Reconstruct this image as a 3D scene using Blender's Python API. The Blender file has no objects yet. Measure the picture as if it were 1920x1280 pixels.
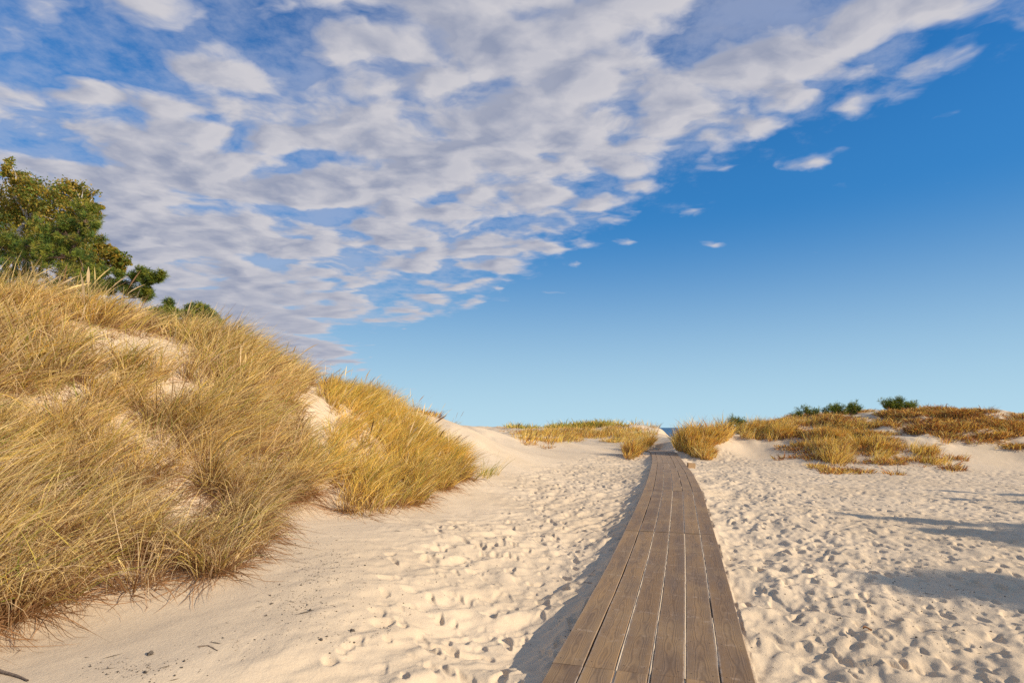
import bpy, math, random
import numpy as np
from mathutils import Vector
RS = np.random.RandomState(7); random.seed(7)
sc = bpy.context.scene
COL = sc.collection
# ------------------------------------------------------------------ camera model
CAMZ, FPX = 1.6, 1067.0
TH = math.atan(161/FPX); CT, ST = math.cos(TH), math.sin(TH)
def at(u, v, Y):
    """photograph pixel + distance ahead -> point"""
    x = (u-960)/FPX; yc = -(v-640)/FPX
    dy = CT-yc*ST; dz = ST+yc*CT
    return (x*Y/dy, Y, CAMZ+dz*Y/dy)
def project(X, Y, Z):
    Zr = Z-CAMZ
    d = np.maximum(Y*CT+Zr*ST, 1e-3); yc = (-Y*ST+Zr*CT)/d
    return 960+FPX*X/d, 640-FPX*yc
cam = bpy.data.cameras.new('camera'); cam.sensor_width = 36; cam.lens = 36*FPX/1920
cam.clip_start = .05; cam.clip_end = 20000
co = bpy.data.objects.new('camera', cam); COL.objects.link(co)
co.location = (0, 0, CAMZ); co.rotation_euler = (math.pi/2+TH, 0, 0)
sc.camera = co
# ------------------------------------------------------------------ noise
_T = RS.rand(256, 256)
def vnoise(x, y):
    xi = np.floor(x).astype(np.int64); yi = np.floor(y).astype(np.int64)
    fx = x-xi; fy = y-yi
    fx = fx*fx*fx*(fx*(fx*6-15)+10); fy = fy*fy*fy*(fy*(fy*6-15)+10)
    a = _T[xi & 255, yi & 255]; b = _T[(xi+1) & 255, yi & 255]
    c = _T[xi & 255, (yi+1) & 255]; d = _T[(xi+1) & 255, (yi+1) & 255]
    return (a*(1-fx)+b*fx)*(1-fy)+(c*(1-fx)+d*fx)*fy
def fbm(x, y, o=4, g=.5):
    s = 0; a = 1; t = 0
    for k in range(o):
        s = s+a*(vnoise(x+17.3*k, y+9.1*k)-.5); t += a; a *= g; x, y = x*1.93+y*.35, y*1.93-x*.35
    return s/t*2
def sstep(a, b, x):
    t = np.clip((x-a)/(b-a), 0, 1); return t*t*(3-2*t)
# ------------------------------------------------------------------ boardwalk line
BW = 1.304
EDGE = [(1280,1022,1408),(1176,1081,1383),(1132,1104,1371),(1076,1136,1357),(1031,1157,1345.5),(962,1190,1326),(919,1209,1314),(886,1219.5,1297),(870,1223,1284.5),(858,1223.5,1275.5),(845,1220,1264)]
path = []
for v, l, r in EDGE:
    yc = -(v-640)/FPX; dy = CT-yc*ST
    path.append(at((l+r)/2, v, BW*FPX*dy/(r-l)))
path = np.array(path)
Yc = path[:, 1]
cz = np.polyfit(Yc, path[:, 2], 2); cx = np.polyfit(Yc, path[:, 0], 4)
YP = np.arange(Yc[0]-3.5, Yc[-1]+8, .05)
PX = np.interp(YP, Yc, path[:, 0]); PZ = np.interp(YP, Yc, path[:, 2])
lo = YP < Yc[0]; s0 = (path[2, 0]-path[0, 0])/(Yc[2]-Yc[0])
PX[lo] = path[0, 0]+(YP[lo]-Yc[0])*s0; PZ[lo] = path[0, 2]
hi = YP > Yc[-1]
PX[hi] = path[-1, 0]+(YP[hi]-Yc[-1])*.12; PZ[hi] = path[-1, 2]-.02*(YP[hi]-Yc[-1])**1.3
def smooth(a, n):
    k = np.hanning(n*2+1); k /= k.sum(); return np.convolve(np.pad(a, n, mode='reflect', reflect_type='odd'), k, 'valid')
PX = smooth(PX, 45); PZ = smooth(PZ, 50)
print('PATH', [tuple(round(float(q), 2) for q in p) for p in path])
# ------------------------------------------------------------------ terrain: control points (real positions)
C = []
def P(u, v, Y, dz=0): x, y, z = at(u, v, Y); C.append((x, y, z+dz))
for u, v, Y in [(0,588,8.5),(150,608,9),(300,628,10),(420,655,11),(530,692,12.5),(600,722,14.5),(700,750,18),(800,778,23),(900,800,31),(960,808,40)]:
    P(u, v, Y); x, y, z = at(u, v, Y); C.append((x-2.5, y+1.2, z-.25)); C.append((x-7, y+2.5, z-.1))
for q in [(0,800,6.4),(0,960,5.1),(200,800,7.1),(200,980,5.9),(400,800,8.2),(400,940,7.0),(540,850,9),(540,945,8),(700,850,12.3),(700,920,10.3),(850,855,16.3),(250,1090,4.75),
          (0,1180,4.05),(150,1180,4.2),(400,1110,4.85),(480,1060,5.4),(560,1000,6.7),(700,988,7.7),(850,945,11),(920,900,14.8),(950,860,20),
          (0,1275,3.35),(300,1275,3.45),(600,1280,3.7),(800,1280,3.95),(700,1100,5.25),(900,1000,8.3),(1000,880,20),(1100,850,30),(1000,840,31),(900,828,26),(1060,870,23),
          (1000,832,48),(1150,838,45),(1000,803,66),(1060,800,66),(1120,796,70),(1180,796,70),(1225,799,68),(1245,810,64),(1235,822,50),(1268,812,78),(1290,812,78),
          (1300,812,31),(1345,816,32),(1290,852,28.5),(1265,838,31),(1325,845,28.5),(1400,797,36),(1450,785,36),(1560,778,34),(1700,772,32),(1800,775,31),(1920,780,29),(2050,785,27),(1400,850,29),(1480,857,27),
          (1560,880,22.8),(1700,886,21.8),(1800,880,22.5),(1920,868,24),(1600,832,27),(1750,822,26.5),(1900,822,26)]:
    P(*q)
for x, y in [(6,4),(9,8),(12,4),(8,13),(14,13),(13,18),(20,8),(20,16),(5,14),(30,0),(10,-8),(0,-8),(-5,-8),(0,0),(4,-1),(30,-20),(0,-40),(-30,-40),(60,-20),(3,8),(1.5,6.5)]:
    C.append((x, y, -.12 if x < 25 else .2))
for p in [(-12,0,2.2),(-9,3,1.7),(-8,-3,.6),(-16,6,3.6),(-20,12,3.4),(-30,30,2.5),(-30,60,2),(-20,80,1.5),(-60,20,3),(-50,-10,2),(-60,80,1.5),(30,20,.6),(40,30,1.5),(40,10,.3),(60,30,2),(60,60,2),(30,55,1.8),(22,45,2.1),(10,82,.8),(30,80,1.6),(0,82,1.6),(-6,45,1.6),(-12,60,1.8)]:
    C.append(p)
for y in (3.0, 4.5, 7, 10, 13, 16, 20, 24, 28, 32, 36):
    x = np.interp(y, YP, PX); z = np.interp(y, YP, PZ)
    C.append((x-1.3, y+.3, z-.19)); C.append((x+1.3, y-.3, z-.10))
C = np.array(C)
def kern(x, y):
    d2 = (x[:, None]-C[:, 0])**2+(y[:, None]-C[:, 1])**2
    return np.sqrt(d2+.6)
K = kern(C[:, 0], C[:, 1])
A = np.block([[K+np.eye(len(C))*-.05, np.ones((len(C), 1))], [np.ones((1, len(C))), np.zeros((1, 1))]])
W = np.linalg.solve(A, np.append(C[:, 2], 0))
def path_dist(x, y):
    px = np.interp(y, YP, PX); sl = np.interp(y, YP, np.gradient(PX, YP))
    d = (x-px)/np.sqrt(1+sl*sl)
    return np.where((y > YP[0]-1) & (y < YP[-1]), d, 9.)
def base(x, y):
    shp = x.shape; x = x.ravel().astype(float); y = y.ravel().astype(float)
    z = np.empty_like(x)
    for i in range(0, len(x), 60000):
        z[i:i+60000] = kern(np.clip(x[i:i+60000], -70, 70), np.clip(y[i:i+60000], -50, 95))@W[:-1]+W[-1]
    r = np.hypot(x, y)
    z = np.where(y < 60, z*(1-sstep(60, 100, r))+.2*sstep(60, 100, r), z)
    # dune relief
    m = sstep(.25, 1.2, z)*(1-sstep(45, 80, r)*.5)
    z = z+m*(.20*fbm(x*.55+3, y*.55, 2)+.045*fbm(x*1.5, y*1.5, 2))
    z = z+.03*fbm(x*.7, y*.7, 3)*(1-m)
    z = z+sstep(15, 40, y)*m*.25*fbm(x*.25+9, y*.25, 3)+sstep(18, 24, y)*sstep(5, 9, x)*m*.22*fbm(x*.9, y*.9+4, 3)
    # sand against the boardwalk
    d = path_dist(x, y); pz = np.interp(y, YP, PZ)
    tgt = pz-np.where(d < 0, .075, .05)+.045*fbm(x*2.6+5, y*2.6, 2)+.035*fbm(x*1.7, y*1.7, 2)
    tgt = np.where(abs(d) < BW/2-.05, pz-.22, tgt)
    w = np.exp(-(np.maximum(abs(d)-.55, 0)/.45)**2)
    z = z*(1-w)+tgt*w
    gx_ = 1268-960; gc = gx_/FPX*y
    z = z-1.7*np.exp(-((x-gc*1.0)/(.024*np.maximum(y, 1)))**2)*sstep(48, 66, y)
    z = z*(1-sstep(88, 125, y))-4.2*sstep(88, 125, y)
    return z.reshape(shp)
# trodden sand relief map
GX0, GX1, GY0, GY1, CELL = -7., 23., 0., 36., .015
gx = np.arange(GX0, GX1, CELL); gy = np.arange(GY0, GY1, CELL)
RX, RY = np.meshgrid(gx, gy)
def trod(x, y):
    """how trodden the sand is, 0..1"""
    edge = np.interp(y, [2, 4, 6, 8, 12, 20, 30, 36], [-2.4, -2., -1.8, -1.7, -1.3, .3, 3.6, 5.5])
    e2 = np.interp(y, [0, 19, 23, 26, 36], [40, 40, 15.5, 12, 9.3])
    n = .8*fbm(x*.6, y*.6, 2)
    return sstep(-.3, 1.6, x-edge+n)*sstep(-.5, 1.5, e2-x+n)*(1-sstep(28, 34, y))
TR = trod(RX[::8, ::8], RY[::8, ::8])
TRm = np.repeat(np.repeat(TR, 8, 0), 8, 1)[:len(gy), :len(gx)].astype(np.float32)
HM = np.zeros(RX.shape, np.float32)
# drifted ridges slanting away to the right, then prints
a = math.radians(50); ru = RX*math.cos(a)+RY*math.sin(a); rv = -RX*math.sin(a)+RY*math.cos(a)
wob = fbm(RX*.9, RY*.9, 2)
rid = fbm(ru*2.1+wob*.6, rv*5.2+wob*.8, 3)
RGT = sstep(1.5, 3.5, RX-RY*.3).astype(np.float32)
HM += (TRm*((.055-.033*RGT)*rid) + (1-TRm)*.007*rid).astype(np.float32)
HM += (TRm*.009*fbm(RX*7.3, RY*7.3, 2)).astype(np.float32)
HM += (.011*fbm(RX*3.6, RY*3.6, 2)*(.25+.75*TRm)).astype(np.float32)
del ru, rv, wob, rid
fine = fbm(RX*9, RY*9, 2).astype(np.float32); HM += .0035*fine*(.2+TRm)
def stamp(x, y, ang, L, Wd, dep, rim):
    R = L*1.3
    i0 = int((x-R-GX0)/CELL); i1 = int((x+R-GX0)/CELL); j0 = int((y-R-GY0)/CELL); j1 = int((y+R-GY0)/CELL)
    if i0 < 0 or j0 < 0 or i1 >= len(gx) or j1 >= len(gy): return
    X = RX[j0:j1, i0:i1]-x; Y = RY[j0:j1, i0:i1]-y
    c, s = math.cos(ang), math.sin(ang)
    U = X*c+Y*s; V = -X*s+Y*c
    V = V*(1+.35*np.sin(U/L*3))
    q = np.sqrt((U/(L*.5))**2+(V/(Wd*.5))**2)+.45*fine[j0:j1, i0:i1]
    core = 1-sstep(.62, 1.12, q); ring = np.exp(-((q-1.25)/.23)**2)
    tilt = .35*U/L
    H = HM[j0:j1, i0:i1]
    H += .65*core*(H.mean()-H); H -= dep*core*(1+tilt); H += rim*.6*ring
pts = []
n = 0
for k in range(52000):
    x = RS.uniform(GX0+.5, GX1-.5); y = RS.uniform(2, 34)
    i = int((x-GX0)/CELL); j = int((y-GY0)/CELL); t = TRm[j, i]
    dpa = abs(float(path_dist(np.array([x]), np.array([y]))[0]))
    p = t**1.3*(.62 if x < np.interp(y, YP, PX) else .62)
    if dpa < 1.0 and x > np.interp(y, YP, PX): p *= .35
    if t < .5: p = 0
    if RS.rand() > p or dpa < BW/2+.05: continue
    n += 1
    big = RS.rand()
    ang = (math.radians(75)+RS.normal()*.5) if RS.rand() < .6 else RS.rand()*6.28
    if big < .42: stamp(x, y, ang, RS.uniform(.13, .25), RS.uniform(.07, .12), RS.uniform(.012, .036), RS.uniform(.003, .010))
    elif big < .975: stamp(x, y, ang, RS.uniform(.06, .13), RS.uniform(.04, .08), RS.uniform(.005, .018), .003)
    elif x > 1.5: stamp(x, y, ang, RS.uniform(.28, .45), RS.uniform(.16, .26), RS.uniform(.010, .028), .008)
for k in range(0):   # a few prints on the smoother slope
    x = RS.uniform(-3.2, -.6); y = RS.uniform(3.6, 9)
    stamp(x, y, RS.rand()*6.28, .34, .22, RS.uniform(.003, .009), .002)
print('prints', n)
del RX, RY
def relief(x, y):
    fx = np.clip((x-GX0)/CELL, 0, len(gx)-1.01); fy = np.clip((y-GY0)/CELL, 0, len(gy)-1.01)
    i = fx.astype(int); j = fy.astype(int); a = fx-i; b = fy-j
    h = (HM[j, i]*(1-a)+HM[j, i+1]*a)*(1-b)+(HM[j+1, i]*(1-a)+HM[j+1, i+1]*a)*b
    ed = sstep(0, 1.5, x-GX0)*sstep(0, 1.5, GX1-x)*sstep(0, 1., y-GY0)*sstep(0, 3, GY1-y)
    far = .03*fbm(x*2.2, y*2.2, 3)*sstep(-1, 1, 1-base_soft(x, y))
    keep = 1-(abs(path_dist(x, y)) < BW/2+.03)*.9
    return (h*ed+far*(1-ed))*keep
def base_soft(x, y): return np.where(np.hypot(x, y) < 90, .3, 3.)
def ground(x, y):
    x = np.asarray(x, float); y = np.asarray(y, float)
    return base(x, y)+relief(x, y)
def hit(u, v, y0=2.5, y1=110, n=900):
    """where the view ray through a photograph pixel meets the sand (vectorised)"""
    u = np.atleast_1d(np.asarray(u, float)); v = np.atleast_1d(np.asarray(v, float))
    Y = y0*(y1/y0)**np.linspace(0, 1, n)
    x = ((u-960)/FPX)[:, None]; yc = (-(v-640)/FPX)[:, None]
    dy = CT-yc*ST; dz = ST+yc*CT
    X = x*Y/dy; Z = CAMZ+dz*Y/dy
    g = gridz(X, Y+0*X)
    below = Z < g
    k = np.argmax(below, 1); ok = below.any(1)
    r = np.arange(len(u))
    return X[r, k], Y[k], g[r, k], ok
# coarse lookup
LX0, LX1, LY0, LY1, LC = -45., 60., -12., 112., .2
lx = np.arange(LX0, LX1, LC); ly = np.arange(LY0, LY1, LC)
_x, _y = np.meshgrid(lx, ly); LUT = base(_x, _y)
def gridz(x, y):
    fx = np.clip((x-LX0)/LC, 0, len(lx)-1.01); fy = np.clip((y-LY0)/LC, 0, len(ly)-1.01)
    i = fx.astype(int); j = fy.astype(int); a = fx-i; b = fy-j
    return (LUT[j, i]*(1-a)+LUT[j, i+1]*a)*(1-b)+(LUT[j+1, i]*(1-a)+LUT[j+1, i+1]*a)*b
# ------------------------------------------------------------------ helpers
def mesh_np(name, V, F, mat=None, parent=None, smooth=False, color=None, uv=None, extra=None):
    """F: (n,3) or (n,4) index array"""
    V = np.asarray(V, np.float32); F = np.asarray(F, np.int32)
    me = bpy.data.meshes.new(name); nf, k = F.shape
    me.vertices.add(len(V)); me.vertices.foreach_set('co', V.ravel())
    me.loops.add(nf*k); me.loops.foreach_set('vertex_index', F.ravel())
    me.polygons.add(nf); me.polygons.foreach_set('loop_start', np.arange(0, nf*k, k, dtype=np.int32))
    try: me.polygons.foreach_set('loop_total', np.full(nf, k, np.int32))
    except Exception: pass
    me.polygons.foreach_set('use_smooth', np.full(nf, smooth, bool))
    if color is not None:
        c = me.color_attributes.new('col', 'FLOAT_COLOR', 'POINT')
        c.data.foreach_set('color', np.concatenate([color, np.ones((len(V), 1))], 1).astype(np.float32).ravel())
    if extra is not None:
        e = me.attributes.new('rnd', 'FLOAT', 'POINT'); e.data.foreach_set('value', np.asarray(extra, np.float32))
    if uv is not None:
        l = me.uv_layers.new(name='UVMap'); l.data.foreach_set('uv', np.asarray(uv, np.float32)[F.ravel()].ravel())
    me.update(calc_edges=True); me.validate()
    o = bpy.data.objects.new(name, me); COL.objects.link(o)
    if mat: me.materials.append(mat)
    if parent: o.parent = parent
    return o
def tag(o, label=None, cat=None, group=None, kind=None):
    for k, v in (('label', label), ('category', cat), ('group', group), ('kind', kind)):
        if v: o[k] = v
    return o
def empty(name, loc, rz=0):
    o = bpy.data.objects.new(name, None); COL.objects.link(o); o.location = loc; o.rotation_euler = (0, 0, rz); o.empty_display_size = .2
    return o
def new_mat(name):
    m = bpy.data.materials.new(name); m.use_nodes = True; nt = m.node_tree; nt.nodes.clear()
    return m, nt
class NT:
    """tiny node-writing helper"""
    def __init__(s, nt): s.nt = nt
    def n(s, typ, ins=None, **kw):
        nd = s.nt.nodes.new(typ)
        for k, v in kw.items(): setattr(nd, k, v)
        for k, v in (ins or {}).items():
            sk = nd.inputs[k]
            if isinstance(v, bpy.types.NodeSocket): s.nt.links.new(v, sk)
            else: sk.default_value = v
        return nd
    def m(s, op, a, b=0., c=None, clamp=False):
        nd = s.n('ShaderNodeMath', operation=op, use_clamp=clamp)
        for i, v in enumerate((a, b, c)):
            if v is None: continue
            if isinstance(v, bpy.types.NodeSocket): s.nt.links.new(v, nd.inputs[i])
            else: nd.inputs[i].default_value = v
        return nd.outputs[0]
    def vm(s, op, a, b=None, scale=None):
        nd = s.n('ShaderNodeVectorMath', operation=op)
        for i, v in enumerate((a, b)):
            if v is None: continue
            if isinstance(v, bpy.types.NodeSocket): s.nt.links.new(v, nd.inputs[i])
            else: nd.inputs[i].default_value = v
        if scale is not None: nd.inputs['Scale'].default_value = scale
        return nd.outputs['Value'] if op in ('DOT_PRODUCT', 'LENGTH') else nd.outputs[0]
    def ss(s, x, a, b, to0=0., to1=1.):
        return s.n('ShaderNodeMapRange', {0: x, 1: a, 2: b, 3: to0, 4: to1}, interpolation_type='SMOOTHSTEP').outputs[0]
    def mix(s, f, a, b, mode='MIX'):
        nd = s.n('ShaderNodeMix', data_type='RGBA', blend_type=mode)
        for i, v in ((0, f), (6, a), (7, b)):
            if isinstance(v, bpy.types.NodeSocket): s.nt.links.new(v, nd.inputs[i])
            else: nd.inputs[i].default_value = (*v, 1) if isinstance(v, tuple) and len(v) == 3 else v
        return nd.outputs[2]
    def noise(s, vec, scale, detail=4, rough=.5, dist=0.):
        return s.n('ShaderNodeTexNoise', {'Vector': vec, 'Scale': scale, 'Detail': detail, 'Roughness': rough, 'Distortion': dist}).outputs[0]
    def out(s, sh): s.nt.links.new(sh, s.n('ShaderNodeOutputMaterial').inputs[0])
    def princ(s, **kw): return s.n('ShaderNodeBsdfPrincipled', {k.replace('_', ' '): v for k, v in kw.items()}).outputs[0]
# ------------------------------------------------------------------ materials
def mat_sand():
    m, nt = new_mat('sand'); w = NT(nt)
    g = w.n('ShaderNodeNewGeometry').outputs['Position']
    n1 = w.noise(g, .35, 3); n2 = w.noise(g, 14., 5, .6); n3 = w.noise(g, 260., 3, .7)
    c = w.mix(w.ss(n1, .35, .65), (.62, .485, .32), (.70, .56, .385))
    c = w.mix(w.ss(n2, .3, .75, 0, .35), c, (.50, .385, .26))
    c = w.mix(w.ss(n3, .25, .75, 0, .5), c, (.70, .57, .41))
    # dark grains and crumbs of bark, in drifts
    vo = w.n('ShaderNodeTexVoronoi', {'Vector': g, 'Scale': 26.}); dr = w.noise(g, 1.1, 3, .6)
    spk = w.m('MULTIPLY', w.ss(vo.outputs['Distance'], .10, .05), w.ss(dr, .56, .70))
    pick = w.m('LESS_THAN', w.n('ShaderNodeSeparateColor', {0: vo.outputs['Color']}).outputs[0], .35)
    c = w.mix(w.m('MULTIPLY', w.m('MULTIPLY', spk, pick), .75), c, (.20, .15, .11))
    b = w.n('ShaderNodeBump', {'Height': w.m('ADD', w.m('MULTIPLY', w.noise(g, 45., 4, .65), .010), w.m('MULTIPLY', n3, .003)), 'Strength': .55, 'Distance': 1.}).outputs[0]
    w.out(w.princ(Base_Color=c, Roughness=.95, Normal=b, Specular_IOR_Level=.15)); return m
def mat_wood():
    m, nt = new_mat('weathered_wood'); w = NT(nt)
    uv = w.n('ShaderNodeUVMap').outputs[0]
    rnd = w.n('ShaderNodeAttribute', attribute_name='rnd').outputs['Fac']
    off = w.n('ShaderNodeCombineXYZ', {0: w.m('MULTIPLY', rnd, 7.3), 1: w.m('MULTIPLY', rnd, 31.), 2: w.m('MULTIPLY', rnd, 5.)}).outputs[0]
    sp = w.n('ShaderNodeSeparateXYZ', {0: uv}); u, v = sp.outputs[0], sp.outputs[1]
    p = w.vm('ADD', w.n('ShaderNodeCombineXYZ', {0: u, 1: v, 2: 0.}).outputs[0], off)
    st = w.vm('MULTIPLY', p, (1., .055, 1.))
    fibre = w.noise(st, 95., 6, .7)
    streak = w.noise(w.vm('MULTIPLY', p, (1., .12, 1.)), 9., 4, .6)
    # growth rings cut lengthwise: parabolic bands about a wandering heart line
    hw = w.noise(w.vm('MULTIPLY', p, (0., 1., 1.)), .7, 2)
    du = w.m('SUBTRACT', w.m('SUBTRACT', u, .108), w.m('MULTIPLY', w.m('SUBTRACT', hw, .5), .16))
    kn = w.noise(w.vm('MULTIPLY', p, (1., .35, 1.)), 7., 2, .4)
    ph = w.m('ADD', w.m('ADD', w.m('MULTIPLY', w.m('MULTIPLY', du, du), 1500.), w.m('MULTIPLY', v, 1.6)), w.m('MULTIPLY', kn, 9.))
    ring = w.m('ADD', w.m('MULTIPLY', w.m('SINE', w.m('MULTIPLY', ph, 3.2)), .5), .5)
    ring = w.m('MULTIPLY', w.m('POWER', ring, 2.), w.ss(w.m('ABSOLUTE', du), .085, .02, .15, 1.))
    c = w.mix(rnd, (.22, .128, .060), (.40, .245, .110))
    c = w.mix(w.ss(streak, .3, .7, 0, .75), c, (.165, .115, .080))
    c = w.mix(w.ss(w.noise(p, 1.6, 3), .45, .7, 0, .6), c, (.36, .235, .115))
    c = w.mix(w.m('MULTIPLY', ring, .34), c, (.09, .052, .03))
    c = w.mix(w.ss(fibre, .45, .8, 0, .45), c, (.33, .24, .165))
    # grey wear and sand dust, mostly where the joists nail it down
    jo = w.m('ABSOLUTE', w.m('SUBTRACT', w.m('FRACT', w.m('DIVIDE', v, .6)), .5))
    band = w.ss(jo, .06, .0)
    wear = w.m('MULTIPLY', w.ss(w.noise(p, 13., 6, .75), .50, .68), w.m('ADD', w.m('MULTIPLY', band, .75), w.ss(w.noise(p, 2.3, 4, .6), .45, .72, .08, .62)))
    c = w.mix(wear, c, (.47, .345, .235))
    edge = w.ss(w.m('ABSOLUTE', w.m('SUBTRACT', u, .105)), .088, .104)
    c = w.mix(w.m('MULTIPLY', edge, w.ss(w.noise(p, 22., 3), .3, .7)), c, (.36, .28, .21))
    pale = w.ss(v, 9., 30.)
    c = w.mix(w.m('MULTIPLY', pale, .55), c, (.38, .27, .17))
    # screw heads, two a plank over every joist
    sv = w.m('MULTIPLY', w.m('SUBTRACT', w.m('FRACT', w.m('DIVIDE', v, .6)), .5), .6)
    su = w.m('SUBTRACT', w.m('ABSOLUTE', w.m('SUBTRACT', u, .103)), .068)
    sd = w.m('SQRT', w.m('ADD', w.m('MULTIPLY', su, su), w.m('MULTIPLY', sv, sv)))
    c = w.mix(w.ss(sd, .0075, .0045, 0., .85), c, (.035, .028, .022))
    h = w.m('SUBTRACT', w.m('MULTIPLY', fibre, .5), w.m('MULTIPLY', ring, .45))
    b = w.n('ShaderNodeBump', {'Height': h, 'Strength': .45, 'Distance': .004}).outputs[0]
    w.out(w.princ(Base_Color=c, Roughness=.72, Normal=b, Specular_IOR_Level=.3)); return m
def mat_leafy(name, trans=.35, rough=.55, tint=1.25):
    m, nt = new_mat(name); w = NT(nt)
    a = w.n('ShaderNodeAttribute', attribute_name='col').outputs['Color']
    pr = w.princ(Base_Color=a, Roughness=rough, Specular_IOR_Level=.25)
    tr = w.n('ShaderNodeBsdfTranslucent', {0: w.mix(1., a, (tint, tint, tint*.8), 'MULTIPLY')}).outputs[0]
    w.out(w.n('ShaderNodeMixShader', {0: trans, 1: pr, 2: tr}).outputs[0]); return m
def mat_plain(name, c1, c2, scale, rough=.9, bump=.3, stretch=(1, 1, 1)):
    m, nt = new_mat(name); w = NT(nt)
    g = w.vm('MULTIPLY', w.n('ShaderNodeTexCoord').outputs['Object'], stretch)
    n = w.noise(g, scale, 5, .65)
    b = w.n('ShaderNodeBump', {'Height': n, 'Strength': bump, 'Distance': .02}).outputs[0]
    w.out(w.princ(Base_Color=w.mix(w.ss(n, .35, .65), c1, c2), Roughness=rough, Normal=b)); return m
M_SAND = mat_sand(); M_WOOD = mat_wood(); M_GRASS = mat_leafy('marram_grass_blades'); M_LEAF = mat_leafy('birch_leaves', .45, .45)
M_NEEDLE = mat_leafy('pine_needles', .2, .5); M_SCRUB = mat_leafy('dry_scrub', .15, .8)
M_BIRCH = mat_plain('birch_bark', (.62, .58, .52), (.10, .08, .07), 3., .8, .3, (1, 1, 4))
M_BARK = mat_plain('pine_bark', (.20, .12, .08), (.09, .06, .045), 14., .9, .6, (1, 1, .3))
M_CHIP = mat_plain('dark_bark_chip', (.14, .11, .08), (.06, .05, .04), 60.)
M_TWIG = mat_plain('dry_twig', (.28, .21, .14), (.16, .11, .08), 50.)
M_POST = mat_plain('raw_wood', (.50, .33, .17), (.36, .23, .12), 20., .8, .3, (1, 1, 6))
def mat_sea():
    m, nt = new_mat('sea_water'); w = NT(nt)
    g = w.n('ShaderNodeNewGeometry').outputs['Position']
    n = w.noise(w.vm('MULTIPLY', g, (.3, 1., 1.)), .35, 6, .6)
    b = w.n('ShaderNodeBump', {'Height': n, 'Strength': 1., 'Distance': .8}).outputs[0]
    w.out(w.princ(Base_Color=(.012, .075, .16, 1), Roughness=.35, Normal=b, IOR=1.33)); return m
# ------------------------------------------------------------------ sand sheet
def sand_sheet():
    half = math.radians(50)
    th = np.concatenate([np.linspace(-half, half, 1150), np.linspace(half, 2*math.pi-half, 170)[1:-1]])
    r = [1.2]
    while r[-1] < 9000:
        q = r[-1]; r.append(q+(max(.014, q*.0038) if q < 42 else q*.012 if q < 130 else q*.12))
    r = np.array(r); T, R = np.meshgrid(th, r)
    X = R*np.sin(T); Y = R*np.cos(T)
    Z = ground(X.ravel(), Y.ravel())
    nr, nt_ = X.shape
    V = np.stack([X.ravel(), Y.ravel(), Z], 1)
    i = np.arange(nr-1)[:, None]*nt_; j = np.arange(nt_)[None, :]; j2 = (j+1) % nt_
    F = np.stack([(i+j), (i+nt_+j), (i+nt_+j2), (i+j2)], -1).reshape(-1, 4)[:, ::-1]
    c = len(V); V = np.vstack([V, [[0, 0, float(ground(np.array([0.]), np.array([0.]))[0])]]])
    jj = np.arange(nt_); Fc = np.stack([np.full(nt_, c), jj, (jj+1) % nt_], 1)
    o = mesh_np('sand_ground', V, F, M_SAND, smooth=True)
    me = bpy.data.meshes.new('cap')  # centre under the camera
    fan = [(c, int(b), int(a)) for c, a, b in Fc]
    import bmesh
    bm = bmesh.new(); bm.from_mesh(o.data); bm.verts.ensure_lookup_table()
    cv = bm.verts[len(V)-1]
    for _, b, a in fan:
        try: f = bm.faces.new((cv, bm.verts[b], bm.verts[a])); f.smooth = True
        except Exception: pass
    bm.to_mesh(o.data); bm.free(); bpy.data.meshes.remove(me)
    tag(o, 'pale trodden beach sand with dunes rising at both sides', None, None, 'structure'); print('sand verts', len(V))
sand_sheet()
def sea():
    n = 96; V = [[0, 0, 0]]
    R = [90, 200, 600, 2000, 9500]; V = []
    for q in R:
        for k in range(n):
            t = 2*math.pi*k/n; V.append([q*math.sin(t), q*math.cos(t)+30, -2.5])
    F = [[a*n+k, a*n+(k+1) % n, (a+1)*n+(k+1) % n, (a+1)*n+k] for a in range(len(R)-1) for k in range(n)]
    F = [f[::-1] for f in F if all(V[i][1] > 70 for i in f)]
    o = mesh_np('sea_water', V, F, mat_sea()); tag(o, 'dark blue sea on the horizon beyond the dunes', kind='structure')
sea()
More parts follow.
